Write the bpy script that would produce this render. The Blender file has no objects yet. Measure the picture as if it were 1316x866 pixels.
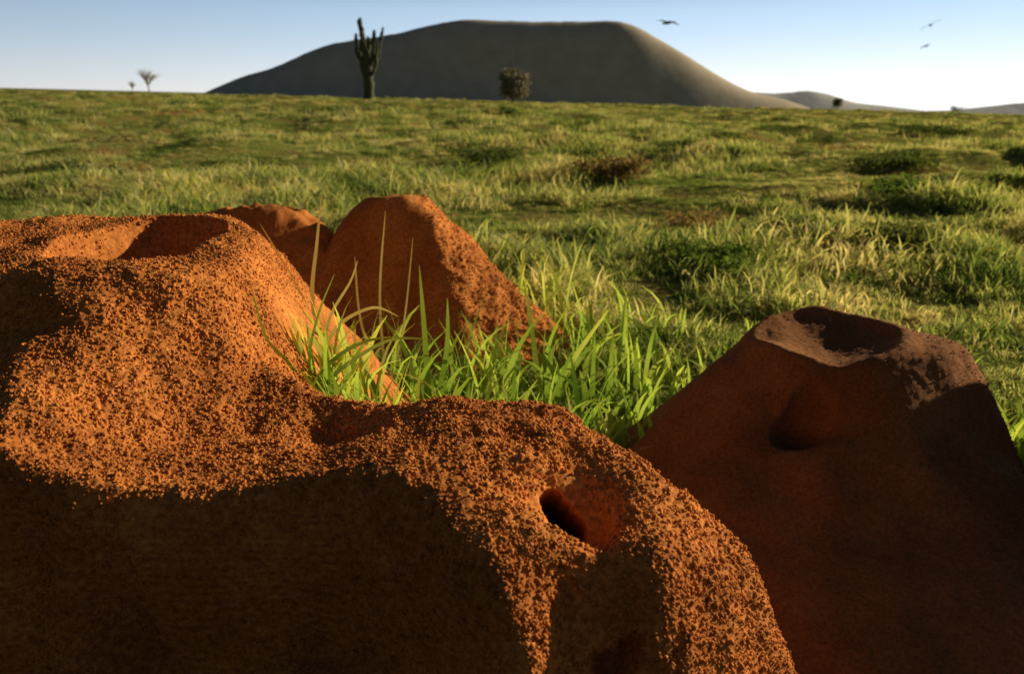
import bpy, math, numpy as np
from mathutils import Vector
from mathutils.geometry import delaunay_2d_cdt
rng=np.random.default_rng(7)
scene=bpy.context.scene
COL=scene.collection
# ------------------------------------------------------------------ helpers
def hsh(i,j,k,s):
    with np.errstate(over='ignore'):
        h=(i.astype(np.int64)*374761393+j.astype(np.int64)*668265263+k.astype(np.int64)*1440662683+s*974634777)&0xFFFFFFFF
        h=((h^(h>>13))*1274126177)&0xFFFFFFFF
        h=((h^(h>>16))*2246822519)&0xFFFFFFFF
        h=h^(h>>15)
    return h/4294967296.0
def vn3(x,y,z,s=0):
    xi=np.floor(x);yi=np.floor(y);zi=np.floor(z)
    fx=x-xi;fy=y-yi;fz=z-zi
    fx=fx*fx*(3-2*fx);fy=fy*fy*(3-2*fy);fz=fz*fz*(3-2*fz)
    r=0
    for a in (0,1):
        for b in (0,1):
            for c in (0,1):
                w=(fx if a else 1-fx)*(fy if b else 1-fy)*(fz if c else 1-fz)
                r=r+w*hsh(xi+a,yi+b,zi+c,s)
    return r
def vn2(x,y,s=0):
    xi=np.floor(x);yi=np.floor(y)
    fx=x-xi;fy=y-yi
    fx=fx*fx*(3-2*fx);fy=fy*fy*(3-2*fy)
    z=np.zeros_like(xi)
    return ((1-fx)*(1-fy)*hsh(xi,yi,z,s)+fx*(1-fy)*hsh(xi+1,yi,z,s)+(1-fx)*fy*hsh(xi,yi+1,z,s)+fx*fy*hsh(xi+1,yi+1,z,s))
def fbm2(x,y,s=0,o=3):
    r=0;a=1;t=0
    for i in range(o):
        r=r+a*vn2(x*2**i+i*7.3,y*2**i-i*3.1,s+i);t+=a;a*=.5
    return r/t
def fbm3(x,y,z,s=0,o=3):
    r=0;a=1;t=0
    for i in range(o):
        r=r+a*vn3(x*2**i+i*7.3,y*2**i-i*3.1,z*2**i+i*5.7,s+i);t+=a;a*=.5
    return r/t
def worley3(x,y,z,s=0):
    xi=np.floor(x);yi=np.floor(y);zi=np.floor(z)
    best=np.full(x.shape,9.0)
    for a in (-1,0,1):
        for b in (-1,0,1):
            for c in (-1,0,1):
                i=xi+a;j=yi+b;k=zi+c
                d=(i+hsh(i,j,k,s)-x)**2+(j+hsh(i,j,k,s+1)-y)**2+(k+hsh(i,j,k,s+2)-z)**2
                best=np.minimum(best,d)
    return np.sqrt(best)
def sstep(a,b,x):
    t=np.clip((x-a)/(b-a),0,1);return t*t*(3-2*t)
def mk_mesh(name,V,F,smooth=True,mat=None):
    V=np.asarray(V,dtype=np.float32);F=np.asarray(F,dtype=np.int32)
    me=bpy.data.meshes.new(name)
    n,k=F.shape
    me.vertices.add(len(V));me.vertices.foreach_set("co",V.ravel())
    me.loops.add(n*k);me.loops.foreach_set("vertex_index",F.ravel())
    me.polygons.add(n);me.polygons.foreach_set("loop_start",np.arange(0,n*k,k,dtype=np.int32))
    me.polygons.foreach_set("use_smooth",np.full(n,smooth,dtype=bool))
    me.update(calc_edges=True);me.validate()
    if mat: me.materials.append(mat)
    return me
def add(name,me,label=None,cat=None,kind=None,parent=None,group=None,loc=None):
    o=bpy.data.objects.new(name,me)
    COL.objects.link(o)
    if label:o["label"]=label
    if cat:o["category"]=cat
    if kind:o["kind"]=kind
    if group:o["group"]=group
    if parent:o.parent=parent
    if loc is not None:o.location=loc
    return o
def grid_faces(ny,nx):
    i=np.arange(ny-1)[:,None]*nx+np.arange(nx-1)[None,:]
    i=i.ravel()
    return np.stack([i,i+1,i+nx+1,i+nx],1)
# ------------------------------------------------------------------ materials
def newmat(name):
    m=bpy.data.materials.new(name);m.use_nodes=True
    nt=m.node_tree;nt.nodes.clear()
    out=nt.nodes.new("ShaderNodeOutputMaterial")
    return m,nt,out
def ramp(nt,stops):
    r=nt.nodes.new("ShaderNodeValToRGB");cr=r.color_ramp
    while len(cr.elements)>1: cr.elements.remove(cr.elements[-1])
    cr.elements[0].position=stops[0][0];cr.elements[0].color=(*stops[0][1],1)
    for p,c in stops[1:]:
        e=cr.elements.new(p);e.color=(*c,1)
    return r
def noise(nt,vec,scale,detail=4,rough=.6):
    n=nt.nodes.new("ShaderNodeTexNoise");n.inputs["Scale"].default_value=scale
    n.inputs["Detail"].default_value=detail;n.inputs["Roughness"].default_value=rough
    nt.links.new(vec,n.inputs["Vector"]);return n
def mixc(nt,f,a,b,mode='MIX'):
    m=nt.nodes.new("ShaderNodeMix");m.data_type='RGBA';m.blend_type=mode
    if isinstance(f,float): m.inputs[0].default_value=f
    else: nt.links.new(f,m.inputs[0])
    for v,i in ((a,6),(b,7)):
        if isinstance(v,tuple): m.inputs[i].default_value=(*v,1)
        else: nt.links.new(v,m.inputs[i])
    return m.outputs[2]
def soil_mat(name,dark,mid,light,fine=420,bump=.5,bdist=.002):
    m,nt,out=newmat(name)
    g=nt.nodes.new("ShaderNodeNewGeometry")
    n1=noise(nt,g.outputs["Position"],9,4);n2=noise(nt,g.outputs["Position"],fine*.45,3,.7)
    r1=ramp(nt,[(.3,dark),(.5,mid),(.72,light)])
    nt.links.new(n2.outputs["Fac"],r1.inputs[0])
    r2=ramp(nt,[(.35,(.74,.68,.64)),(.65,(1.1,1.1,1.05))])
    nt.links.new(n1.outputs["Fac"],r2.inputs[0])
    c=mixc(nt,1.0,r1.outputs[0],r2.outputs[0],'MULTIPLY')
    b=nt.nodes.new("ShaderNodeBsdfPrincipled");b.inputs["Roughness"].default_value=.95
    b.inputs["Specular IOR Level"].default_value=.1
    nt.links.new(c,b.inputs["Base Color"])
    n3=noise(nt,g.outputs["Position"],fine,4,.7)
    bp=nt.nodes.new("ShaderNodeBump");bp.inputs["Strength"].default_value=bump;bp.inputs["Distance"].default_value=bdist
    nt.links.new(n3.outputs["Fac"],bp.inputs["Height"]);nt.links.new(bp.outputs[0],b.inputs["Normal"])
    nt.links.new(b.outputs[0],out.inputs[0]);return m
M_soil=soil_mat("red_crumbly_soil",(.38,.125,.029),(.62,.218,.050),(.84,.34,.09),bump=.35)
M_fine=soil_mat("fine_brown_soil",(.22,.092,.032),(.33,.138,.046),(.44,.190,.066),fine=600,bump=.7,bdist=.0018)

def leaf_mat(name,stops,trans=.45,patch=1.1):
    m,nt,out=newmat(name)
    oi=nt.nodes.new("ShaderNodeObjectInfo");g=nt.nodes.new("ShaderNodeNewGeometry")
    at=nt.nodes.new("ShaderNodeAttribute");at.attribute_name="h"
    n=noise(nt,g.outputs["Position"],patch,4)
    ma=nt.nodes.new("ShaderNodeMath");ma.operation='MULTIPLY_ADD'
    nt.links.new(oi.outputs["Random"],ma.inputs[0]);ma.inputs[1].default_value=.35
    ad=nt.nodes.new("ShaderNodeMath");ad.operation='SUBTRACT';nt.links.new(n.outputs["Fac"],ad.inputs[0]);ad.inputs[1].default_value=.17
    nt.links.new(ad.outputs[0],ma.inputs[2])
    r=ramp(nt,stops);nt.links.new(ma.outputs[0],r.inputs[0])
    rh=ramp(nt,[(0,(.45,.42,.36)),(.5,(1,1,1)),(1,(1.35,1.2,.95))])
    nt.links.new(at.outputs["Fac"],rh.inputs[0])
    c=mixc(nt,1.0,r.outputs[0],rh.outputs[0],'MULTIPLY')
    d=nt.nodes.new("ShaderNodeBsdfDiffuse");t=nt.nodes.new("ShaderNodeBsdfTranslucent")
    nt.links.new(c,d.inputs[0])
    ct=mixc(nt,1.0,c,(1.7,1.58,.9),'MULTIPLY')
    nt.links.new(ct,t.inputs[0])
    ms=nt.nodes.new("ShaderNodeMixShader");ms.inputs[0].default_value=trans
    nt.links.new(d.outputs[0],ms.inputs[1]);nt.links.new(t.outputs[0],ms.inputs[2])
    nt.links.new(ms.outputs[0],out.inputs[0]);return m
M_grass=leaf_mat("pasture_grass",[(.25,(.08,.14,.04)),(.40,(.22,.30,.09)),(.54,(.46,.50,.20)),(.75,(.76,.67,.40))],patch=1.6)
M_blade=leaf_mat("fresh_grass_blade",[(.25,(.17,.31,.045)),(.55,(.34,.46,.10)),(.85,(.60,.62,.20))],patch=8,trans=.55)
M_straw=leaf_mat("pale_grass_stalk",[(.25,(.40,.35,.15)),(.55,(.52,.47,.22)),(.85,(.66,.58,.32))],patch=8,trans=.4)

# ------------------------------------------------------------------ ground
def ground_h(x,y):
    r=np.sqrt(x*x+y*y)
    z=.10*sstep(8,80,r)
    z=z-.024*x*sstep(2,30,r)
    z=z+.13*(fbm2(x/.5,y/.5,3,2)-.5)*sstep(1.2,2.6,r)*(1-sstep(60,200,r))
    z=z+.40*(fbm2(x/1.4+9,y/1.4,5,2)-.5)*sstep(2.2,5,r)*(1-sstep(80,200,r))
    z=z+.55*(fbm2(x/7.,y/7.,8,2)-.5)*sstep(8,25,r)*(1-sstep(70,200,r))
    z=z-9*sstep(82,420,r)
    return z
def build_ground():
    th=np.concatenate([np.linspace(-48,48,620),np.linspace(49,311,130)])
    th=np.radians(th)
    rr=np.concatenate([[.02,.1],np.geomspace(.2,7000,420)])
    R,T=np.meshgrid(rr,th,indexing='ij')
    X=R*np.sin(T);Y=R*np.cos(T)
    Z=ground_h(X,Y)
    n=len(th);V=np.stack([X,Y,Z],-1).reshape(-1,3)
    a=np.arange(len(rr)-1)[:,None]*n;j=np.arange(n)[None,:];j2=(j+1)%n
    F=np.stack([a+j,a+n+j,a+n+j2,a+j2],-1).reshape(-1,4)[:, ::-1]
    m,nt,out=newmat("field_ground")
    g=nt.nodes.new("ShaderNodeNewGeometry")
    n1=noise(nt,g.outputs["Position"],1.3,5);n2=noise(nt,g.outputs["Position"],.12,4);n3=noise(nt,g.outputs["Position"],30,4,.7)
    r1=ramp(nt,[(.3,(.09,.11,.025)),(.46,(.21,.23,.06)),(.58,(.30,.23,.08)),(.7,(.28,.14,.055))]);nt.links.new(n1.outputs["Fac"],r1.inputs[0])
    r2=ramp(nt,[(.35,(.75,.82,.65)),(.65,(1.25,1.2,.95))]);nt.links.new(n2.outputs["Fac"],r2.inputs[0])
    c=mixc(nt,1.0,r1.outputs[0],r2.outputs[0],'MULTIPLY')
    # ground colour darkened around the camera to cut bounce light on the mound face
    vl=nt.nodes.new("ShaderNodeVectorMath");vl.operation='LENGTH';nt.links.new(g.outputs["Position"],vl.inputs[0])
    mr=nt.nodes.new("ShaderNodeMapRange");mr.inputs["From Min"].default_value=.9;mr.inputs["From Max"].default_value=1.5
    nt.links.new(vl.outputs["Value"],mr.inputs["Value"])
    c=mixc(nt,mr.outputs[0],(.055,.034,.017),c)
    b=nt.nodes.new("ShaderNodeBsdfPrincipled");b.inputs["Roughness"].default_value=1;b.inputs["Specular IOR Level"].default_value=0
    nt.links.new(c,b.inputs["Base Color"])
    bp=nt.nodes.new("ShaderNodeBump");bp.inputs["Strength"].default_value=.7;bp.inputs["Distance"].default_value=.03
    nt.links.new(n3.outputs["Fac"],bp.inputs["Height"]);nt.links.new(bp.outputs[0],b.inputs["Normal"])
    nt.links.new(b.outputs[0],out.inputs[0])
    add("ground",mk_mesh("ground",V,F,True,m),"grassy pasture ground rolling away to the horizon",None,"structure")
build_ground()
# ------------------------------------------------------------------ mounds by control points (triangulated, then smoothed)
class Field:
    def __init__(s,pts,x0,x1,y0,y1,step=.006,blur=3,edge=-.06):
        cor=[(x0-.1,y0-.1,edge),(x1+.1,y0-.1,edge),(x1+.1,y1+.1,edge),(x0-.1,y1+.1,edge)]
        P=np.array(list(pts)+cor,float)
        _,_,faces,_,_,_=delaunay_2d_cdt([Vector((float(a),float(b))) for a,b,_ in P],[],[],0,1e-7)
        s.x0,s.y0,s.step=x0,y0,step
        xs=np.arange(x0,x1+step,step);ys=np.arange(y0,y1+step,step)
        X,Y=np.meshgrid(xs,ys);Z=np.full(X.shape,edge)
        for f in faces:
            a,b,c=P[list(f)[:3]]
            det=(b[1]-c[1])*(a[0]-c[0])+(c[0]-b[0])*(a[1]-c[1])
            if abs(det)<1e-12: continue
            l1=((b[1]-c[1])*(X-c[0])+(c[0]-b[0])*(Y-c[1]))/det
            l2=((c[1]-a[1])*(X-c[0])+(a[0]-c[0])*(Y-c[1]))/det
            l3=1-l1-l2
            m=(l1>=-1e-6)&(l2>=-1e-6)&(l3>=-1e-6)
            Z[m]=(l1*a[2]+l2*b[2]+l3*c[2])[m]
        for _ in range(blur):
            Zp=np.pad(Z,1,mode='edge')
            Z=(Zp[:-2,1:-1]+Zp[2:,1:-1]+Zp[1:-1,:-2]+Zp[1:-1,2:]+2*Z)/6
        s.Z=Z
    def __call__(s,x,y):
        u=np.clip((x-s.x0)/s.step,1,s.Z.shape[1]-3.001);v=np.clip((y-s.y0)/s.step,1,s.Z.shape[0]-3.001)
        i=np.floor(u).astype(int);j=np.floor(v).astype(int);fu=u-i;fv=v-j
        def w(t):
            return [(1-t)**3/6,(3*t**3-6*t*t+4)/6,(-3*t**3+3*t*t+3*t+1)/6,t**3/6]
        wu=w(fu);wv=w(fv);r=0
        for a in range(4):
            for b in range(4): r=r+wv[a]*wu[b]*s.Z[j+a-1,i+b-1]
        return r
def bowl(z,x,y,cx,cy,rx,ry,depth,lip=0.0,pw=2.2,q=2.0,wb=.25,sd=0):
    k=wb*rx
    X=x+k*(fbm2(x/(rx*.9)+sd,y/(rx*.9),61+sd,2)-.5)*2;Y=y+k*(fbm2(x/(rx*.9)-sd,y/(rx*.9),67+sd,2)-.5)*2
    d=(np.abs((X-cx)/rx)**q+np.abs((Y-cy)/ry)**q)**(1/q)
    z=z-depth*np.clip(1-d**pw,0,1)
    return z+lip*np.exp(-((d-1.08)/.16)**2)
def funnel(z,x,y,cx,cy,rx,ry,depth,wb=.2,sd=0):
    k=wb*rx
    X=x+k*(fbm2(x/(rx*.8)+sd,y/(rx*.8),61+sd,2)-.5)*2;Y=y+k*(fbm2(x/(rx*.8)-sd,y/(rx*.8),67+sd,2)-.5)*2
    d=np.sqrt(((X-cx)/rx)**2+((Y-cy)/ry)**2)
    return z-depth*np.exp(-1.6*d*d)
fore_pts=[
 (-.50,.48,.16),(-.42,.48,.225),(-.345,.485,.272),(-.30,.48,.258),(-.25,.475,.251),(-.20,.475,.251),(-.165,.477,.254),(-.121,.480,.262),(-.094,.475,.264),
 (-.056,.454,.252),(-.034,.430,.238),(-.010,.408,.224),(.010,.388,.192),
 (-.30,.55,.256),(-.27,.545,.241),(-.208,.54,.241),(-.25,.51,.246),(-.18,.505,.250),(-.20,.60,.241),(-.147,.60,.228),(-.15,.54,.244),(-.104,.631,.254),(-.176,.659,.260),(-.23,.62,.252),
 (-.037,.61,.270),(.0,.55,.268),(.039,.60,.266),(.082,.555,.252),(.119,.525,.230),(.171,.511,.19),(.191,.49,.14),(.21,.4845,.10),
 (-.05,.54,.270),(-.09,.56,.260),(.04,.51,.250),(.022,.438,.230),(.058,.444,.228),(.090,.450,.226),(.122,.462,.212),(.143,.478,.197),(.152,.458,.16),(.08,.50,.240),(.0,.47,.250),
 (-.5,.46,.11),(-.345,.465,.17),(-.25,.457,.16),(-.165,.457,.165),(-.094,.455,.175),(-.046,.432,.175),(-.020,.398,.15),(.008,.372,.11),
 (.028,.410,.19),(.040,.426,.172),(.062,.430,.162),(.088,.424,.182),(.114,.430,.172),(.036,.402,.09),(.062,.408,.08),(.09,.400,.08),(.012,.360,.03),
 (-.36,.44,.04),(-.234,.435,.04),(-.11,.435,.04),(-.05,.415,.05),(.13,.42,.08),(.18,.45,.02),
 (-.5,.36,0),(-.3,.36,0),(-.1,.36,0),(.05,.34,0),(.2,.36,-.03),
 (-.10,.69,.17),(-.02,.67,.17),(.05,.65,.15),(.12,.59,.12),(.18,.56,.08),(.24,.54,.0),(.28,.48,-.03),(-.08,.76,.08),(.0,.74,.06),
 (.0,.82,-.02),(.12,.70,-.03),(.25,.65,-.04),(-.06,.82,.02),
 (-.30,.66,.305),(-.27,.625,.268),(-.36,.64,.325),(-.34,.60,.294),(-.395,.60,.306),(-.36,.69,.355),(-.43,.69,.356),(-.30,.70,.348),(-.265,.79,.354),(-.275,.88,.356),
 (-.34,.97,.362),(-.43,1.0,.362),(-.53,.98,.362),(-.62,.95,.362),(-.72,.90,.36),(-.60,.80,.352),(-.68,.74,.345),(-.50,.685,.350),(-.60,.68,.345),(-.48,.83,.354),(-.53,.85,.352),(-.35,.83,.36),(-.72,1.05,.33),
 (-.445,.645,.290),(-.45,.58,.225),(-.51,.645,.25),(-.60,.64,.22),(-.49,.57,.18),(-.60,.55,.12),
 (-.26,.70,.303),(-.230,.70,.272),(-.205,.74,.234),(-.237,.80,.288),(-.210,.80,.238),(-.232,.90,.258),(-.208,.90,.225),(-.2488,1.0,.252),(-.194,.96,.198),(-.204,1.08,.170),
 (-.18,.74,.188),(-.184,.82,.13),(-.176,.95,.06),(-.176,.88,.07),(-.13,.88,.01),(-.15,1.05,.02),(-.10,.95,-.02),
 (-.3,1.1,.21),(-.42,1.15,.2),(-.23,1.2,.04),(-.4,1.3,.0),(-.6,1.15,.2),(-.84,.75,.24),(-.84,.95,.26),(-.7,.6,.12),(-.8,.5,.0),(-.1,1.2,-.04),(.05,1.1,-.04),(.2,1.0,-.05),(.33,.8,-.06),(-.7,1.3,-.02),
]
F_fore=Field(fore_pts,-.85,.35,.25,1.4)
def fore_h(x,y):
    z=F_fore(x,y)
    z=bowl(z,x,y,-.394,.842,.084,.122,.115,.002,2.4,2.4,.14)
    z=funnel(z,x,y,.045,.486,.034,.034,.038,.15,2)
    z=z+.010*(fbm2(x/.06,y/.06,21,2)-.5)
    z=z+.012*(fbm2(x/.030,y/.030,23,2)-.5)*sstep(-.10,.0,x)*(1-sstep(.6,.7,y))
    return z
def fore_push(X,Y,P):
    # the shaded face leans inwards towards its foot
    m=(1-sstep(.50,.56,Y))*(1-sstep(-.04,.0,X))
    P=P.copy();P[...,1]+=.26*np.clip(.235-P[...,2],0,.2)*m
    # burrow tunnel running back into the mound
    for cx,cy,rx,ry,T,D,pw in ((.035,.4915,.0165,.0125,(-.02,.80,-.60),.13,8),(.066,.424,.018,.0055,(.0,.85,-.30),.03,3)):
        d=np.sqrt(((X-cx)/rx)**2+((Y-cy)/ry)**2)*(1+.3*(fbm2(X/.010,Y/.010,88,2)-.5))
        k=D*np.clip(1-d**pw,0,1)
        P=P+k[...,None]*np.array(T)
    return P
right_pts=[
 (.325,.93,.222),(.34,.87,.217),(.40,.86,.212),(.46,.865,.218),(.501,.875,.223),(.54,.90,.222),(.50,.98,.224),(.47,1.0,.224),(.41,1.045,.230),(.35,1.02,.230),(.40,.95,.222),(.55,.95,.215),
 (.285,.94,.195),(.236,.946,.165),(.157,.92,.085),(.574,.917,.180),(.60,.905,.130),(.628,.885,.060),(.60,.95,.08),(.66,.97,-.03),(.64,.93,.0),(.645,.885,.030),(.66,.89,.0),
 (.32,.845,.142),(.38,.835,.155),(.343,.80,.132),(.434,.80,.150),(.182,.888,.085),(.26,.84,.115),(.50,.82,.150),(.545,.83,.118),(.59,.84,.085),(.63,.84,.05),(.62,.76,.06),
 (.70,.70,.19),(.755,.78,.26),(.81,.86,.33),(.835,.93,.36),(.85,1.0,.36),(.70,.84,.01),(.73,.92,-.03),(.77,1.0,-.04),(.90,.92,.28),(.88,.78,.20),(.80,.66,.14),(.88,1.08,.12),(.82,1.08,-.04),  # mostly an off-view ridge, added to throw shade across this mound's front
 (.194,.7257,.055),(.246,.66,.05),(.30,.58,.03),(.385,.66,.055),(.385,.60,.03),(.33,.72,.075),(.44,.72,.075),(.50,.72,.078),(.56,.73,.075),
 (.45,.58,.03),(.55,.6,.03),(.4,.5,.0),(.3,.48,-.01),(.5,.48,-.02),(.68,.55,.0),(.08,.85,.0),(.1,.98,.0),(.2,1.06,.07),(.3,1.12,.12),(.42,1.15,.12),(.55,1.08,.1),(.64,1.08,-.04),
 (.15,1.15,-.03),(.3,1.28,-.04),(.5,1.28,-.04),(.1,.7,-.0),(.16,.62,.01),(.2,.52,-.02),(.05,.6,-.04),(.98,.8,-.02),(.98,1.0,-.05),(.88,.6,-.02),(.7,1.2,-.05),(.05,1.1,-.05)]
F_right=Field(right_pts,.0,1.0,.4,1.4,.007,4)
def right_h(x,y):
    z=F_right(x,y)
    z=bowl(z,x,y,.392,.948,.084,.084,.022,.007,1.4,2.0,.08,5)
    z=funnel(z,x,y,.340,.848,.050,.034,.036,.1,6)
    return z+.008*(fbm2(x/.06,y/.06,31,3)-.5)
def right_push(X,Y,P):
    d=np.sqrt(((X-.334)/.038)**2+((Y-.845)/.024)**2)
    return P+(.034*np.clip(1-d**1.8,0,1))[...,None]*np.array((.0,.85,-.40))
mid_pts=[(-.36,1.68,.262),(-.31,1.68,.306),(-.26,1.70,.328),(-.18,1.68,.312),(-.175,1.62,.296),(-.34,1.62,.262),(-.26,1.605,.318),(-.30,1.605,.300),(-.21,1.605,.312),
 (-.33,1.57,.12),(-.25,1.565,.13),(-.18,1.57,.16),(-.145,1.565,.220),(-.12,1.50,.13),(-.09,1.45,.06),(-.25,1.52,.06),(-.18,1.50,.06),(-.35,1.52,.05),
 (-.12,1.64,.235),(-.04,1.62,.165),(.06,1.6,.085),(.16,1.6,-.01),(-.05,1.52,.09),(.0,1.5,.04),
 (-.1,1.8,.2),(-.26,1.82,.22),(-.4,1.8,.15),(.05,1.8,.03),(-.26,2.05,-.02),(-.5,1.9,.0),(.0,2.0,-.03),(.24,1.6,-.05),
 (-.39,1.65,.20),(-.44,1.6,.12),(-.6,1.6,-.0),(-.3,1.38,-.02),(-.1,1.35,-.03),(.05,1.4,-.03),(.2,1.3,-.05),(-.6,1.3,-.03),(-.6,2.0,-.05),(.2,2.0,-.05)]
F_mid=Field(mid_pts,-.8,.25,1.15,2.2,.010,5)
def mid_h(x,y):
    z=F_mid(x,y)
    z=bowl(z,x,y,-.26,1.68,.07,.05,.02,.0)
    return z+.020*(fbm2(x/.08,y/.08,43,2)-.5)
back_pts=[(-.70,1.66,.262),(-.62,1.64,.278),(-.54,1.63,.286),(-.48,1.63,.286),(-.43,1.64,.272),(-.38,1.66,.235),(-.54,1.72,.284),(-.44,1.72,.27),
 (-.70,1.57,.12),(-.60,1.565,.13),(-.5,1.56,.13),(-.42,1.565,.13),(-.34,1.57,.12),(-.6,1.48,0),(-.45,1.47,.01),(-.35,1.47,.0),
 (-.58,1.82,.2),(-.44,1.82,.18),(-.5,1.98,-.03),(-.74,1.88,-.02),(-.3,1.88,.06),(-.78,1.63,.12),(-.88,1.62,-.04),(-.25,1.68,.10),(-.15,1.75,-.05),(-.75,1.42,-.04),(-.3,1.40,-.04),(-.5,1.38,-.04)]
F_back=Field(back_pts,-1.0,-.05,1.1,2.1,.010,3)
def back_h(x,y):
    z=F_back(x,y)
    z=bowl(z,x,y,-.52,1.68,.075,.035,.035,.0)
    return z+.022*(fbm2(x/.06,y/.06,54,2)-.5)
def rough_mesh(name,hf,x0,x1,y0,y1,step,cell,amp,lump,mat,seed,maskf=None,push=None):
    xs=np.arange(x0,x1,step);ys=np.arange(y0,y1,step)
    X,Y=np.meshgrid(xs,ys);Z=hf(X,Y)
    gy,gx=np.gradient(Z,step)
    nz=1/np.sqrt(1+gx*gx+gy*gy);N=np.stack([-gx*nz,-gy*nz,nz],-1)
    msk=maskf(X,Y) if maskf else 1.0
    j=cell*.6
    wx=X+j*(fbm3(X/cell*.9,Y/cell*.9,Z/cell*.9,seed+31,2)-.5);wy=Y+j*(fbm3(X/cell*.9,Y/cell*.9,Z/cell*.9,seed+37,2)-.5)
    w=worley3(wx/cell,wy/cell,Z/cell,seed)
    w2=worley3(wx/(cell*2.3)+5,wy/(cell*2.3),Z/(cell*2.3),seed+9)
    d=amp*(.55-w)*1.5+amp*1.5*(.5-w2)+amp*1.2*(fbm3(X/(cell*.5),Y/(cell*.5),Z/(cell*.5),seed+3,1)-.5)+lump*(fbm3(X/.03,Y/.03,Z/.03,seed+4,3)-.5)
    d=d*msk
    P=np.stack([X,Y,Z],-1)+N*d[...,None]
    if push: P=push(X,Y,P)
    V=P.reshape(-1,3);F=grid_faces(len(ys),len(xs))
    G=ground_h(V[:,0],V[:,1])-.015
    keep=(V[:,2]>G)[F].any(1);F=F[keep]
    used=np.zeros(len(V),bool);used[F.ravel()]=True
    idx=np.cumsum(used)-1
    return mk_mesh(name,V[used],idx[F],True,mat),V,N.reshape(-1,3),used,(np.broadcast_to(msk,X.shape)).reshape(-1)
def fmask(x,y):
    m=1-.75*sstep(-.26,-.23,x)*sstep(.74,.80,y)
    inner=1-sstep(.8,1.1,np.sqrt(((x+.394)/.084)**2+((y-.842)/.122)**2))
    hole=1-sstep(.6,1.1,np.sqrt(((x-.042)/.032)**2+((y-.486)/.032)**2))
    return m*(1-.6*inner)*(1-.8*hole)
me,V,N,used,msk=rough_mesh("fore_mound",fore_h,-.83,.33,.33,1.28,.0014,.0042,.0011,.009,M_soil,100,fmask,fore_push)
fore=add("ant_mound",me,"large crumbly red soil ant mound with wide crater and side hole","ant mound")
# loose crumbs
t=(1+5**.5)/2
ico=np.array([(-1,t,0),(1,t,0),(-1,-t,0),(1,-t,0),(0,-1,t),(0,1,t),(0,-1,-t),(0,1,-t),(t,0,-1),(t,0,1),(-t,0,-1),(-t,0,1)])/math.sqrt(1+t*t)
icf=np.array([(0,11,5),(0,5,1),(0,1,7),(0,7,10),(0,10,11),(1,5,9),(5,11,4),(11,10,2),(10,7,6),(7,1,8),(3,9,4),(3,4,2),(3,2,6),(3,6,8),(3,8,9),(4,9,5),(2,4,11),(6,2,10),(8,6,7),(9,8,1)])
def crumbs(name,V,N,w,n,rmin,rmax,parent,mat,e=3,sink=.15):
    p=w/w.sum();id=rng.choice(len(V),n,p=p)
    r=rmin+(rmax-rmin)*rng.random(n)**e
    C=V[id]-N[id]*(r*sink)[:,None]+rng.normal(0,.0006,(n,3))
    q=rng.normal(size=(n,3,3));q,_=np.linalg.qr(q)
    S=rng.uniform(.6,1.25,(n,1,3));J=rng.uniform(.7,1.2,(n,12,1))
    L=(ico[None]*S*J)@q*r[:,None,None]+C[:,None,:]
    F=icf[None]+(np.arange(n)*12)[:,None,None]
    o=add(name,mk_mesh(name,L.reshape(-1,3),F.reshape(-1,3),True,mat),kind="stuff",parent=parent)
    return o
vis=(V[:,1]>.37)&(V[:,1]<1.05)&(V[:,0]>-.60)&used
clump=sstep(.35,.6,fbm3(V[:,0]/.03,V[:,1]/.03,V[:,2]/.03,77,3))
w=vis*(msk**3)*(.75+.4*clump)/np.clip(N[:,2],.25,1)/np.clip(V[:,1],.4,1)
crumbs("soil_crumbs",V,N,w,190000,.0007,.0022,fore,M_soil,2.2,.30)
me,V,N,used,msk=rough_mesh("right_mound",right_h,.03,.98,.42,1.38,.0025,.006,.0008,.003,M_fine,200,None,right_push)
rm=add("ant_mound",me,"smooth brown soil ant mound with a round crater at its peak","ant mound")
w=used*(V[:,0]<.66)*np.clip(V[:,0]-.45,0.02,.2)/np.clip(N[:,2],.3,1)
crumbs("soil_crumbs",V,N,w,18000,.0005,.0014,rm,M_fine)
def mmask(x,y):
    return .25+.75*sstep(-.03,.02,x+.175-(1.62-y)*.5)
me,V,N,used,msk=rough_mesh("mid_mound",mid_h,-.8,.25,1.15,2.2,.0035,.011,.0025,.018,M_soil,300,mmask)
mm=add("ant_mound",me,"steep cone-shaped red soil mound with a crumbly flank among grass","ant mound")
w=used*(msk**3)/np.clip(N[:,2],.3,1)
crumbs("soil_crumbs",V,N,w,16000,.0012,.0034,mm,M_soil)
me,V,N,used,msk=rough_mesh("back_mound",back_h,-1.0,-.05,1.1,2.05,.005,.011,.0025,.018,M_soil,400)
add("ant_mound",me,"low shaded red soil mound behind the large crater","ant mound")

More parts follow.
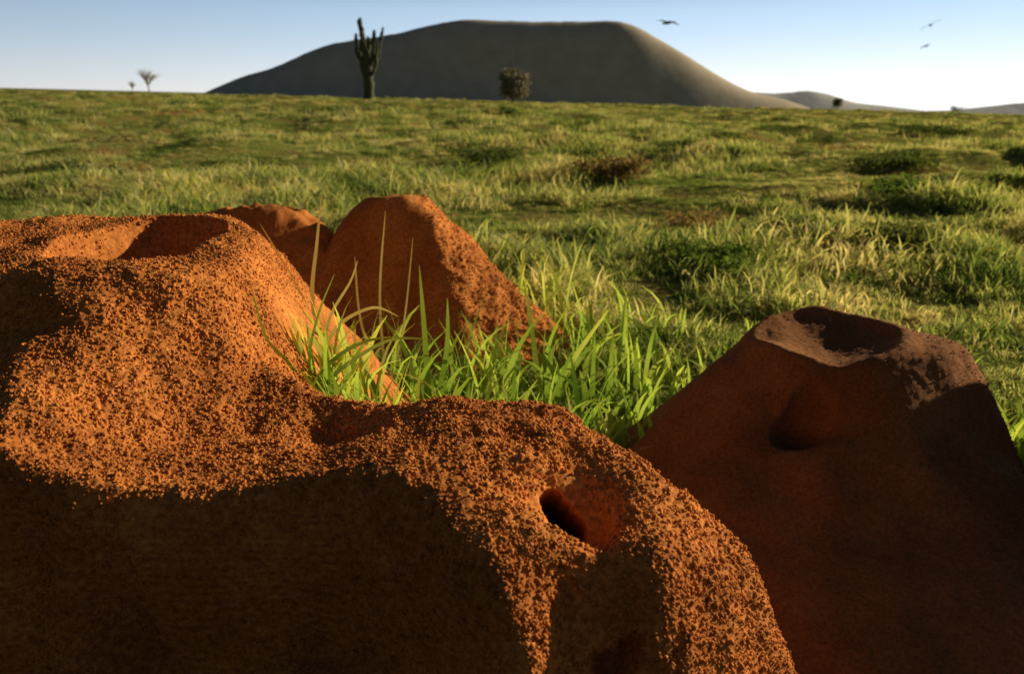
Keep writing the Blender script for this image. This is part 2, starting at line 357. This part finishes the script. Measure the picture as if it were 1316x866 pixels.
# ------------------------------------------------------------------ grass
def blades(n,rad,hmin,hmax,wid,lean,seg=4,seed=0,wfac=1.0):
    r=np.random.default_rng(seed)
    th=r.random(n)*2*np.pi;rr=rad*np.sqrt(r.random(n))
    bx=rr*np.cos(th);by=rr*np.sin(th)
    h=hmin+(hmax-hmin)*r.random(n)**1.3
    ld=r.random(n)*2*np.pi;le=lean*(.3+r.random(n))
    fa=r.random(n)*np.pi;w=wid*(.6+.8*r.random(n))
    V=[];H=[]
    ts=np.linspace(0,1,seg+1)
    for t in ts:
        d=h*le*(t**1.9)
        cx=bx+np.cos(ld)*d;cy=by+np.sin(ld)*d
        cz=h*t*(1-.45*le*t*t)-.01*(t==0)
        ww=w*.5*(1-t**2.2)+w*.03
        V.append(np.stack([cx-np.cos(fa)*ww,cy-np.sin(fa)*ww,cz],-1));V.append(np.stack([cx+np.cos(fa)*ww,cy+np.sin(fa)*ww,cz],-1))
        H+= [t,t]
    V=np.stack(V,1)
    k=2*(seg+1)
    f=np.array([[2*i,2*i+1,2*i+3,2*i+2] for i in range(seg)])
    F=f[None]+(np.arange(n)*k)[:,None,None]
    return V.reshape(-1,3),F.reshape(-1,4),np.tile(np.array(H),n)
def seth(me,H):
    a=me.attributes.new("h",'FLOAT','POINT');a.data.foreach_set("value",np.asarray(H,dtype=np.float32))
tcol=bpy.data.collections.new("tuft_templates")
for i in range(7):
    hm=[.034,.038,.044,.052,.036,.041,.070][i]
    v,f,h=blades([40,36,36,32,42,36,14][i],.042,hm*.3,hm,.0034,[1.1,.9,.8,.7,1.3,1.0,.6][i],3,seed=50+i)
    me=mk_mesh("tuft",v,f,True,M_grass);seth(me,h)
    o=bpy.data.objects.new("tuft_%d"%i,me);tcol.objects.link(o)
def mound_top(x,y):
    g=np.full(x.shape,-1.0)
    for hf,b in ((fore_h,(-.83,.33,.33,1.28)),(right_h,(.03,.98,.42,1.38)),(mid_h,(-.8,.25,1.15,2.2)),(back_h,(-1.0,-.05,1.1,2.05))):
        m=(x>b[0])&(x<b[1])&(y>b[2])&(y<b[3])
        g[m]=np.maximum(g[m],hf(x[m],y[m]))
    return g
def ring(r0,r1,n,s0,s1,ang=42):
    u=rng.random(n);r=np.sqrt(r0*r0+u*(r1*r1-r0*r0))
    th=np.radians(rng.uniform(-ang,ang,n))
    return r*np.sin(th),r*np.cos(th),np.full(n,1.0)*rng.uniform(s0,s1,n)
parts=[ring(.5,2.2,5800,.65,1.2,52),ring(2.2,5,16000,.75,1.35),ring(5,12,27000,.85,1.5),ring(12,30,25000,1.1,1.8),ring(30,84,22000,1.4,2.4)]
X=np.concatenate([p[0] for p in parts]);Y=np.concatenate([p[1] for p in parts]);S=np.concatenate([p[2] for p in parts])
R=np.hypot(X,Y)
keep=(mound_top(X,Y)<ground_h(X,Y)+.008)
X,Y,S,R=X[keep],Y[keep],S[keep],R[keep]
cl=fbm2(X/.33,Y/.33,91,2)*.45+fbm2(X/1.6,Y/1.6,95,2)*.55
S=S*(.38+1.8*sstep(.38,.70,cl))
bare=fbm2(X/.8+4,Y/.8,97,3)*.6+fbm2(X/4+4,Y/4,99,2)*.4
k=(bare>.42)|(rng.random(len(X))<.35)|(R<1.6);X,Y,S,R,cl=X[k],Y[k],S[k],R[k],cl[k]
Z=ground_h(X,Y)
P=np.stack([X,Y,Z],-1)
me=bpy.data.meshes.new("grass_points");me.vertices.add(len(P));me.vertices.foreach_set("co",P.astype(np.float32).ravel())
def fattr(n,t,v,k):
    a=me.attributes.new(n,t,'POINT');a.data.foreach_set(k,np.asarray(v,dtype=np.float32).ravel())
fattr("scl",'FLOAT',S,"value")
rot=np.stack([rng.normal(0,.15,len(P)),rng.normal(0,.15,len(P)),rng.random(len(P))*6.283],-1)
fattr("rot",'FLOAT_VECTOR',rot,"vector")
ix=np.where((cl>.52)&(rng.random(len(P))<.22),6,rng.integers(0,6,len(P)))
a=me.attributes.new("idx",'INT','POINT');a.data.foreach_set("value",ix.astype(np.int32))
gr=add("grass",me,"sunlit green and straw pasture grass covering the field","grass","stuff")
ng=bpy.data.node_groups.new("scatter","GeometryNodeTree")
ng.interface.new_socket("Geometry",in_out='INPUT',socket_type='NodeSocketGeometry')
ng.interface.new_socket("Geometry",in_out='OUTPUT',socket_type='NodeSocketGeometry')
gi=ng.nodes.new("NodeGroupInput");go=ng.nodes.new("NodeGroupOutput")
ci=ng.nodes.new("GeometryNodeCollectionInfo");ci.inputs["Collection"].default_value=tcol
ci.inputs["Separate Children"].default_value=True;ci.inputs["Reset Children"].default_value=True
ip=ng.nodes.new("GeometryNodeInstanceOnPoints");ip.inputs["Pick Instance"].default_value=True
mp=ng.nodes.new("GeometryNodeMeshToPoints")
def na(n,t):
    q=ng.nodes.new("GeometryNodeInputNamedAttribute");q.data_type=t;q.inputs["Name"].default_value=n
    return [o for o in q.outputs if o.enabled and o.name=="Attribute"][0]
ng.links.new(gi.outputs[0],mp.inputs[0]);ng.links.new(mp.outputs[0],ip.inputs["Points"])
ng.links.new(ci.outputs[0],ip.inputs["Instance"])
ng.links.new(na("idx",'INT'),ip.inputs["Instance Index"])
ng.links.new(na("rot",'FLOAT_VECTOR'),ip.inputs["Rotation"])
ng.links.new(na("scl",'FLOAT'),ip.inputs["Scale"])
ng.links.new(ip.outputs[0],go.inputs[0])
md=gr.modifiers.new("scatter",'NODES');md.node_group=ng

# tall tufts standing beside the mounds
def tuft(x,y,z,n,rad,h0,h1,w,lean,seed,label):
    v,f,h=blades(n,rad,h0,h1,w,lean,6,seed)
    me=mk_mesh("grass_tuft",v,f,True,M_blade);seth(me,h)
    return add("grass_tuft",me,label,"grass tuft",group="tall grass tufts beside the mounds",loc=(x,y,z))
L="tall bright green grass tuft growing between red soil mounds"
ts=[(-.13,1.16,26,.06,.08,.24),(-.05,1.12,28,.07,.06,.19),(.05,1.13,32,.07,.06,.17),(.10,1.02,28,.06,.05,.11),(.15,1.22,34,.08,.06,.18),
    (.05,1.32,34,.08,.06,.20),(-.04,1.30,30,.07,.08,.25),(.20,1.42,32,.09,.06,.18),(.31,1.36,24,.08,.05,.13),(.14,1.55,30,.09,.08,.18),
    (.0,.98,28,.06,.05,.13),(-.2,1.24,26,.06,.08,.24),(-.10,1.04,24,.05,.06,.20),(-.06,.94,22,.05,.06,.16),(.30,1.7,24,.1,.06,.15),(.7,1.3,20,.08,.05,.14),(.78,1.12,18,.06,.05,.13),(.6,1.42,22,.08,.05,.12),(.48,1.5,22,.08,.05,.12),
    (.06,1.72,22,.07,.08,.2),(.14,.94,26,.05,.04,.09),(.07,.90,24,.05,.05,.10),(.13,1.12,28,.07,.05,.12),(.24,1.24,28,.07,.05,.12),(-.02,1.22,26,.06,.08,.22),(-.28,1.30,16,.05,.08,.2),
    (-.17,.79,20,.024,.05,.15),(-.13,.86,20,.03,.06,.19),(-.17,.87,20,.026,.05,.16),(-.125,.78,18,.03,.05,.16),(-.15,.94,18,.03,.06,.21),(-.05,.84,18,.04,.06,.19),(.03,.84,18,.04,.05,.15),(-.03,.90,18,.04,.06,.18),(-.19,.735,12,.018,.03,.09),(-.08,.80,18,.03,.06,.16),
    (-.20,.775,18,.018,.03,.11),(-.185,.83,22,.024,.05,.16),(-.160,.755,18,.024,.04,.13),(-.20,.86,16,.018,.04,.14),(-.19,.93,18,.025,.06,.17),
    (-.165,.71,14,.020,.04,.10),(-.125,.715,16,.025,.05,.12),(-.08,.72,16,.025,.05,.13),(-.03,.71,16,.025,.06,.13),(.03,.70,14,.025,.06,.12),
    (.66,1.10,26,.06,.05,.13),(.72,1.18,26,.06,.05,.14),(.665,.985,26,.035,.05,.13),(.70,1.03,26,.04,.05,.13)]
for i,(x,y,n,rad,h0,h1) in enumerate(ts):
    z=max(float(ground_h(np.array([x]),np.array([y]))[0]),float(mound_top(np.array([x]),np.array([y]))[0]))
    tuft(x,y,z-.004,n,rad,h0,h1,.0088 if y>.9 else .0058,.55,500+i,L)
def ribbon(pts,w):
    P=[Vector(p) for p in pts];V=[];H=[];m=24
    def cat(t):
        n=len(P)-1;s=min(int(t*n),n-1);u=t*n-s
        p0=P[max(s-1,0)];p1=P[s];p2=P[s+1];p3=P[min(s+2,n)]
        return .5*((2*p1)+(p2-p0)*u+(2*p0-5*p1+4*p2-p3)*u*u+(3*p1-p0-3*p2+p3)*u**3)
    for i in range(m+1):
        t=i/m;c=cat(t);d=(cat(min(t+.02,1))-cat(max(t-.02,0))).normalized()
        s=d.cross(Vector((.2,-1,.35))).normalized();ww=w*.5*(1-t**3)+.0002
        V+=[c-s*ww,c+s*ww];H+=[t,t]
    return V,[[2*i,2*i+1,2*i+3,2*i+2] for i in range(m)],H
def stalks(lst,label,mat=None):
    VV=[];FF=[];HH=[]
    for pts,w in lst:
        v,f,h=ribbon(pts,w);b=len(VV)
        VV+= [tuple(q) for q in v];FF+=[[a+b for a in q] for q in f];HH+=h
    me=mk_mesh("grass_tuft",VV,FF,True,mat or M_blade);seth(me,HH)
    add("grass_tuft",me,label,"grass tuft",group="tall grass tufts beside the mounds")
stalks([([(-.226,.90,.21),(-.232,.90,.28),(-.225,.91,.34),(-.218,.92,.395)],.0045),
        ([(-.226,.90,.21),(-.24,.90,.27),(-.262,.90,.32),(-.285,.90,.365)],.003),
        ([(-.226,.90,.21),(-.21,.89,.26),(-.185,.89,.30),(-.175,.89,.325)],.003),
        ([(-.226,.90,.21),(-.20,.89,.25),(-.16,.89,.27),(-.13,.88,.262)],.004)],"thin pale grass stalks rising from the mound flank",M_straw)
stalks([([(-.20,.74,.215),(-.215,.74,.235),(-.240,.735,.262),(-.268,.73,.312)],.0045),
        ([(-.20,.74,.215),(-.225,.725,.252),(-.245,.715,.275),(-.272,.71,.300)],.0035),
        ([(-.20,.74,.215),(-.215,.73,.255),(-.232,.72,.285),(-.238,.71,.335)],.003),
        ([(-.20,.74,.215),(-.18,.75,.250),(-.15,.77,.265),(-.12,.78,.268)],.004),
        ([(-.20,.74,.215),(-.17,.77,.24),(-.13,.81,.255),(-.09,.83,.25)],.004),
        ([(-.20,.74,.215),(-.20,.75,.26),(-.19,.76,.30),(-.175,.77,.335)],.0025)],"bent green grass blades lying over the red soil")
stalks([([(-.129,1.15,.0),(-.13,1.15,.12),(-.135,1.14,.27)],.010),([(-.129,1.15,.0),(-.10,1.15,.13),(-.095,1.14,.22)],.008),
        ([(-.129,1.15,.0),(-.16,1.15,.13),(-.20,1.14,.20)],.007)],"upright broad grass blades glowing in low sun")
stalks([([(-.2,1.2,.05),(-.205,1.2,.2),(-.19,1.2,.34)],.004),([(-.2,1.2,.05),(-.235,1.2,.16),(-.24,1.2,.27)],.004),([(-.2,1.2,.05),(-.17,1.2,.16),(-.15,1.2,.30)],.003)],"thin pale grass stalks in low sun",M_straw)
stalks([([(.05,1.23,.0),(.035,1.25,.12),(.02,1.24,.22)],.009),([(.05,1.23,.0),(.10,1.22,.1),(.15,1.19,.19)],.009)],"upright broad grass blades glowing in low sun")

# ------------------------------------------------------------------ hill and ranges
def rock_mat(name,a,b,sc,bump=0,bd=1.0):
    m,nt,out=newmat(name);g=nt.nodes.new("ShaderNodeNewGeometry")
    n=noise(nt,g.outputs["Position"],sc,6,.65)
    r=ramp(nt,[(.38,a),(.62,b)]);nt.links.new(n.outputs["Fac"],r.inputs[0])
    d=nt.nodes.new("ShaderNodeBsdfDiffuse");nt.links.new(r.outputs[0],d.inputs[0]);nt.links.new(d.outputs[0],out.inputs[0])
    if bump:
        bp=nt.nodes.new("ShaderNodeBump");bp.inputs["Strength"].default_value=bump;bp.inputs["Distance"].default_value=bd
        nt.links.new(n.outputs["Fac"],bp.inputs["Height"]);nt.links.new(bp.outputs[0],d.inputs["Normal"])
    return m
def range_mesh(name,prof,D,depth,mat,seed,gully=.12,base=-60,sm=5):
    px=np.array([p[0] for p in prof])*D;pz=np.array([p[1] for p in prof])*D+.5
    xs=np.linspace(px[0]-D*.06,px[-1]+D*.06,420);ds=np.linspace(-1.3,1.3,150)
    X,T=np.meshgrid(xs,ds)
    pz2=np.concatenate([[base],pz,[base]]);px2=np.concatenate([[xs[0]],px,[xs[-1]]])
    r1=np.interp(xs,px2,pz2)
    def smooth(a,k):
        if k<1:return a
        p=np.pad(a,k,mode='edge');return np.convolve(p,np.ones(2*k+1)/(2*k+1),mode='valid')
    near=smooth(smooth(r1,sm),sm);far=smooth(smooth(r1,45),45)
    bumpy=D*.0010*(fbm2(xs/(D*.008),xs*0,seed+7,2)-.5)
    fall=np.clip(np.abs(T),0,1.3)
    b=sstep(0,.5,fall)
    R=near[None,:]*(1-b)+far[None,:]*b+bumpy[None,:]*np.exp(-fall*14)
    Y=D+T*depth+30*(fbm2(X/(D*.12),X*0,seed+3,2)-.5)
    gl=fbm2(X/(D*.04)+seed,T*1.5,seed,4)
    prof_=1-sstep(0,1.15,fall)
    Z=base+(R-base)*prof_ - (R-base)*gully*gl*np.sin(np.clip(fall,0,1)*np.pi)
    V=np.stack([X,Y,Z],-1).reshape(-1,3)
    add(name,mk_mesh(name,V,grid_faces(len(ds),len(xs)),True,mat),"dark flat-topped hill on the horizon" if name=="hill" else "low hazy hills far beyond the field",None,"structure")
hp=[(-.42,-.012),(-.39,-.002),(-.367,.006),(-.348,.0146),(-.314,.0276),(-.2857,.034),(-.2378,.0545),(-.2095,.0635),(-.1727,.068),(-.1265,.0745),(-.0987,.0825),(-.0529,.090),(-.03,.0885),(.0292,.0865),(.08,.0873),(.125,.0885),(.1435,.0835),(.1764,.0663),(.2049,.0516),(.2433,.0286),(.2822,.009),(.32,.002),(.36,-.01)]
range_mesh("hill",hp,1500,135,rock_mat("hazy_hill",(.58,.49,.35),(.68,.58,.43),.03,.12,4),5,.005)  # base colour kept pale to stand in for air haze
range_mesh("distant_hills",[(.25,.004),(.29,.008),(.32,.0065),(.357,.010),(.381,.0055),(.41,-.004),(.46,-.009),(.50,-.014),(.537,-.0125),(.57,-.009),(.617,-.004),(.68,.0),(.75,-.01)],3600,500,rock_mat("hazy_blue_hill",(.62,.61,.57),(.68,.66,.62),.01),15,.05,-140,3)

# ------------------------------------------------------------------ cactus & trees
def gz(x,y): return float(ground_h(np.array([float(x)]),np.array([float(y)]))[0])
def tube(pts,rads,seg=14,rib=0.0):
    P=[Vector(p) for p in pts];V=[];F=[]
    n=len(P)
    for i in range(n):
        d=(P[min(i+1,n-1)]-P[max(i-1,0)]).normalized()
        a=d.cross(Vector((.13,1,.07)));a.normalize();b=d.cross(a)
        for k in range(seg):
            an=2*math.pi*k/seg;r=rads[i]*(1+(rib if k%2 else -rib))
            V.append(P[i]+a*math.cos(an)*r+b*math.sin(an)*r)
    for i in range(n-1):
        for k in range(seg):
            F.append([i*seg+k,i*seg+(k+1)%seg,(i+1)*seg+(k+1)%seg,(i+1)*seg+k])
    V.append(P[-1]+ (P[-1]-P[-2]).normalized()*rads[-1]*.6);t=len(V)-1
    for k in range(seg):
        F.append([(n-1)*seg+k,(n-1)*seg+(k+1)%seg,t,t])
    return V,F
def tmesh(name,tubes,mat):
    me=bpy.data.meshes.new(name);VV=[];FF=[]
    for v,f in tubes:
        b=len(VV);VV+=v;FF+=[[a+b for a in dict.fromkeys(q)] for q in f]
    me.from_pydata([tuple(v) for v in VV],[],FF);me.materials.append(mat)
    for p in me.polygons:p.use_smooth=True
    return me
M_cact=rock_mat("cactus_skin",(.08,.09,.06),(.12,.125,.08),3)
M_bark=rock_mat("bark",(.20,.175,.15),(.26,.225,.18),6)
M_leaf=leaf_mat("tree_leaves",[(.25,(.25,.23,.17)),(.6,(.28,.26,.19)),(.85,(.31,.285,.215))],patch=1.5,trans=.1)  # leaf colour faded towards the hill's to suggest air haze
M_dkw=leaf_mat("dark_weed_leaves",[(.25,(.06,.09,.025)),(.6,(.11,.14,.04)),(.85,(.18,.19,.06))],patch=1.5,trans=.35)
M_weed=leaf_mat("dry_weed_leaves",[(.25,(.17,.12,.055)),(.6,(.26,.19,.085)),(.85,(.38,.28,.13))],patch=5,trans=.4)
M_herb=leaf_mat("green_weed_leaves",[(.25,(.08,.14,.03)),(.6,(.14,.21,.045)),(.85,(.24,.28,.07))],patch=5,trans=.4)
M_pale=rock_mat("pale_twigs",(.42,.39,.35),(.52,.48,.43),5)
cx,cy=-10.3,60.;cz=gz(cx,cy)
cactus=bpy.data.objects.new("cactus",None);COL.objects.link(cactus);cactus.location=(cx,cy,cz)
cactus["label"]="tall branching candelabra cactus standing alone on the grassy ridge";cactus["category"]="cactus"
H=5.95-cz
def wob(pts,rad,amp,seed):
    r=np.random.default_rng(seed);P=[Vector(p) for p in pts];out=[];rr=[]
    n=len(P)-1;m=n*4
    for i in range(m+1):
        t=i/m*n;s=min(int(t),n-1);u=t-s
        p0=P[max(s-1,0)];p1=P[s];p2=P[s+1];p3=P[min(s+2,n)]
        q=.5*((2*p1)+(p2-p0)*u+(2*p0-5*p1+4*p2-p3)*u*u+(3*p1-p0-3*p2+p3)*u**3)
        out.append((q.x+r.normal()*amp,q.y+r.normal()*amp,q.z))
        ra=rad[s]*(1-u)+rad[s+1]*u
        rr.append(ra*(.78+.4*r.random())*.92)
    return tube(out,rr,12,.12)
add("trunk",tmesh("trunk",[wob([(0,0,-.3),(0,0,.5),(.02,0,1.4),(-.03,0,2.4),(-.08,0,3.4)],[.42,.38,.34,.32,.26],.015,1)],M_cact),parent=cactus)
arms=[([(-.08,0,3.2),(-.18,0,3.8),(-.30,0,4.6),(-.42,0,H-.25),(-.36,0,H)],.19),
      ([(-.05,0,2.4),(-.45,.05,2.7),(-.70,.05,3.3),(-.74,.05,4.1),(-.72,0,H-1.0)],.15),
      ([(0,0,2.2),(.32,-.1,2.6),(.48,-.1,3.3),(.50,-.1,4.1),(.60,-.1,H-.8)],.17),
      ([(-.02,0,2.9),(.12,.2,3.3),(.14,.2,4.0),(.06,.2,H-1.2)],.17),
      ([(.3,0,2.4),(.74,.1,2.9),(.94,.1,3.8),(1.08,.1,4.5),(1.2,.1,H-.6)],.12),
      ([(-.1,-.1,2.8),(-.25,-.3,3.3),(-.28,-.3,4.2),(-.16,-.3,H-.7)],.14),
      ([(.05,-.1,1.6),(.4,-.3,1.9),(.66,-.3,2.6),(.80,-.3,4.0)],.14),
      ([(-.05,.1,1.5),(-.38,.2,1.9),(-.5,.2,2.6),(-.52,.2,3.8)],.13)]
for i,(p,r) in enumerate(arms):
    add("branch",tmesh("branch",[wob(p,[r*.9]+[r]*(len(p)-2)+[r*.45],.02,10+i)],M_cact),parent=cactus)
def tree(x,y,h,w,label,name="small_tree",n=1400,seed=1,leafy=True,cat="tree",mat=None,th_=.35,lf=.028):
    r=np.random.default_rng(seed);z=gz(x,y)
    e=bpy.data.objects.new(name,None);COL.objects.link(e);e.location=(x,y,z-.02*h);e["label"]=label;e["category"]=cat
    tb=[];tips=[]
    th=h*th_
    tb.append(tube([(0,0,-.1*h),(.03*h,0,th*.5),(0,0,th)],[h*.035,h*.03,h*.025],8))
    for i in range(13):
        a=r.random()*6.28;el=.35+r.random()*.65
        rr=w*.5*(.35+.6*r.random());zz=th+(h-th)*(.35+.55*el*r.random()+.1)
        b=(math.cos(a)*rr,math.sin(a)*rr,min(zz,h*.96));m=(b[0]*.4,b[1]*.4,th+(b[2]-th)*.55)
        tb.append(tube([(0,0,th*.9),m,b],[h*.02,h*.012,h*.004],6));tips.append(b);tips.append(((b[0]+m[0])/2,(b[1]+m[1])/2,(b[2]+m[2])/2))
        if leafy: tips.append((b[0]*.9,b[1]*.9,b[2]*.55))
        for j in range(4 if leafy else 9):
            q=(b[0]+r.normal()*w*.12,b[1]+r.normal()*w*.12,b[2]+r.random()*h*.14)
            tb.append(tube([m,((m[0]+q[0])/2,(m[1]+q[1])/2,(m[2]+q[2])/2+.03*h),q],[h*.008,h*.005,h*.002],5))
    add("trunk",tmesh("trunk",tb,M_bark if leafy else M_pale),parent=e)
    if leafy:
        tips=np.array(tips);id=r.integers(0,len(tips),n)
        C=tips[id]+r.normal(0,1,(n,3))*np.array([w*.10,w*.10,h*.08])
        C[:,2]=np.clip(C[:,2],h*.05,h*1.05)
        s=h*lf*(.5+r.random(n))
        q,_=np.linalg.qr(r.normal(size=(n,3,3)))
        qd=np.array([(-1,-.6,0),(1,-.6,0),(1,.6,0),(-1,.6,0)])
        Vv=(qd[None]@q)*s[:,None,None]+C[:,None]
        me=mk_mesh("crown",Vv.reshape(-1,3),np.arange(n*4).reshape(-1,4),False,mat or M_leaf);seth(me,np.full(n*4,.5))
        add("crown",me,parent=e)
tree(0.0,76,3.2,2.8,"small dark rounded tree standing before the hill",seed=3,n=5200)
tree(-34.0,78,2.3,2.0,"pale bare spreading shrub on the field horizon","bare_shrub",seed=5,leafy=False,cat="shrub")
tree(-36.4,80,1.3,.9,"pale bare spreading shrub on the field horizon","bare_shrub",seed=6,leafy=False,cat="shrub")
tree(30.6,78,1.15,1.0,"small dark shrub at the edge of the field","shrub",seed=8,n=1400,cat="shrub",mat=M_dkw)
tree(43.0,80,.8,1.6,"low dark shrub at the edge of the field","shrub",seed=9,n=900,cat="shrub",mat=M_dkw)
for i,(x,y,h,w,m) in enumerate([(.60,4.9,.14,.50,M_weed),(.78,3.3,.08,.40,M_weed),(1.95,3.9,.11,.45,M_herb),(4.0,10,.16,1.0,M_weed),(-3.6,17,.22,2.0,M_dkw),(.62,2.35,.07,.32,M_herb),(6.6,13,.20,1.3,M_dkw),
      (-2.6,5.0,.10,.6,M_dkw),(-.2,6.4,.12,.7,M_dkw),(2.9,6.1,.14,.7,M_dkw),(1.2,9.5,.16,1.2,M_dkw),(3.4,4.9,.12,.6,M_weed),(1.35,2.7,.08,.35,M_dkw)]):
    lb={"dry_weed_leaves":"low brown dry weed clump in the pasture","green_weed_leaves":"low green leafy weed clump in the pasture","dark_weed_leaves":"low dark green weed clump in the pasture"}[m.name]
    tree(x,y,h,w,lb,"weed_clump",seed=20+i,n=1300,cat="weed",mat=m,th_=.15,lf=.075)
# birds gliding in the distance
M_bird=rock_mat("bird_feathers",(.20,.20,.20),(.26,.26,.25),8)
M_bird2=rock_mat("pale_bird_feathers",(.55,.57,.6),(.65,.67,.7),8)
def bird(x,y,z,span,bank,head,mat):
    VV=[];FF=[]
    ys=[-.34,-.26,-.1,.06,.2,.28,.34,.40];rs=[.012,.03,.055,.06,.045,.032,.03,.006]
    v,f=tube([(0,a,0) for a in ys],rs,10);VV+=[tuple(q) for q in v];FF+=[list(dict.fromkeys(q)) for q in f]
    for s in (-1,1):
        b=len(VV)
        st=[(0,.10,-.10,0),(.12,.13,-.10,.03),(.28,.14,-.06,.045),(.40,.08,-.07,.02),(.5,-.02,-.06,-.01)]
        for u,a,c,h in st:
            VV+=[(s*u,a,h),(s*u,(a+c)/2,h+.012),(s*u,c,h-.004),(s*u,(a+c)/2,h-.006)]
        for i in range(4):
            for k in range(4):
                q=[b+i*4+k,b+i*4+(k+1)%4,b+(i+1)*4+(k+1)%4,b+(i+1)*4+k];FF.append(q)
    b=len(VV);VV+=[(-.02,-.3,.005),(.02,-.3,.005),(.07,-.48,.004),(-.07,-.48,.004),(0,-.38,-.006)]
    FF+=[[b,b+1,b+2,b+3],[b,b+4,b+1],[b+1,b+4,b+2],[b+2,b+4,b+3],[b+3,b+4,b]]
    me=bpy.data.meshes.new("bird");me.from_pydata(VV,[],FF);me.materials.append(mat)
    o=add("bird",me,"small bird gliding with wings spread in the sky","bird",group="birds gliding over the field",loc=(x,y,z))
    o.scale=(span,)*3;o.rotation_euler=(0,bank,head)
bird(10.96,60,5.65,1.9,.12,.4,M_bird)
bird(44.2,90,8.0,2.1,-.5,-.3,M_bird2)
bird(44.0,90,5.9,1.3,-.4,.2,M_bird2)

# ------------------------------------------------------------------ light, sky, camera
AZ,EL=math.radians(66),math.radians(18)
sd=Vector((math.sin(AZ)*math.cos(EL),math.cos(AZ)*math.cos(EL),math.sin(EL)))
sl=bpy.data.lights.new("sun",'SUN');sl.energy=5;sl.angle=math.radians(.6);sl.color=(1,.86,.62)
so=bpy.data.objects.new("sun",sl);COL.objects.link(so);so.rotation_euler=sd.to_track_quat('Z','Y').to_euler();so.location=sd*50
w=bpy.data.worlds.new("World");scene.world=w;w.use_nodes=True
nt=w.node_tree;bg=nt.nodes["Background"]
sk=nt.nodes.new("ShaderNodeTexSky");sk.sky_type='NISHITA';sk.sun_disc=False;sk.sun_elevation=EL;sk.sun_rotation=AZ
sk.air_density=1.0;sk.dust_density=.6;sk.ozone_density=2.0;sk.altitude=300
tc=nt.nodes.new("ShaderNodeTexCoord");sp=nt.nodes.new("ShaderNodeSeparateXYZ");nt.links.new(tc.outputs["Generated"],sp.inputs[0])
def mth(op,a,b=None,c=None):
    q=nt.nodes.new("ShaderNodeMath");q.operation=op
    for i,v in enumerate((a,b,c)):
        if v is None: continue
        if isinstance(v,(int,float)): q.inputs[i].default_value=v
        else: nt.links.new(v,q.inputs[i])
    return q.outputs[0]
az=mth('ABSOLUTE',sp.outputs[2])
rf=ramp(nt,[(0,(1,1,1)),(.10,(.9,.9,.9)),(.19,(0,0,0))]);nt.links.new(az,rf.inputs[0])
side=mth('ADD',mth('MULTIPLY',sp.outputs[0],math.sin(AZ)),mth('MULTIPLY',sp.outputs[1],math.cos(AZ)))
back=nt.nodes.new("ShaderNodeMapRange");back.inputs["From Min"].default_value=-.3;back.inputs["From Max"].default_value=.6
back.inputs["To Min"].default_value=.15;back.inputs["To Max"].default_value=1.0;nt.links.new(sp.outputs[1],back.inputs["Value"])
amt=mth('MULTIPLY',mth('MULTIPLY_ADD',side,18.0,29.0),back.outputs[0])
rp=ramp(nt,[(0,(1.0,.985,.94)),(.02,(.90,.955,.98)),(.07,(.62,.79,.96)),(.13,(.40,.61,.86))]);nt.links.new(az,rp.inputs[0])
hz=nt.nodes.new("ShaderNodeVectorMath");hz.operation='SCALE';nt.links.new(rp.outputs[0],hz.inputs[0]);nt.links.new(amt,hz.inputs["Scale"])
mx=nt.nodes.new("ShaderNodeMix");mx.data_type='RGBA';nt.links.new(rf.outputs[0],mx.inputs[0]);nt.links.new(sk.outputs[0],mx.inputs[6]);nt.links.new(hz.outputs[0],mx.inputs[7])
nt.links.new(mx.outputs[2],bg.inputs[0]);bg.inputs[1].default_value=.028
cam=bpy.data.cameras.new("camera");cam.lens=28;cam.sensor_width=36;cam.clip_end=20000;cam.clip_start=.01
cam.dof.use_dof=True;cam.dof.focus_distance=.72;cam.dof.aperture_fstop=10
co=bpy.data.objects.new("camera",cam);COL.objects.link(co);co.location=(0,0,.5);co.rotation_euler=(math.radians(90-16.6),0,0)
scene.camera=co
scene.view_settings.view_transform='Standard';scene.view_settings.look='None';scene.view_settings.exposure=0
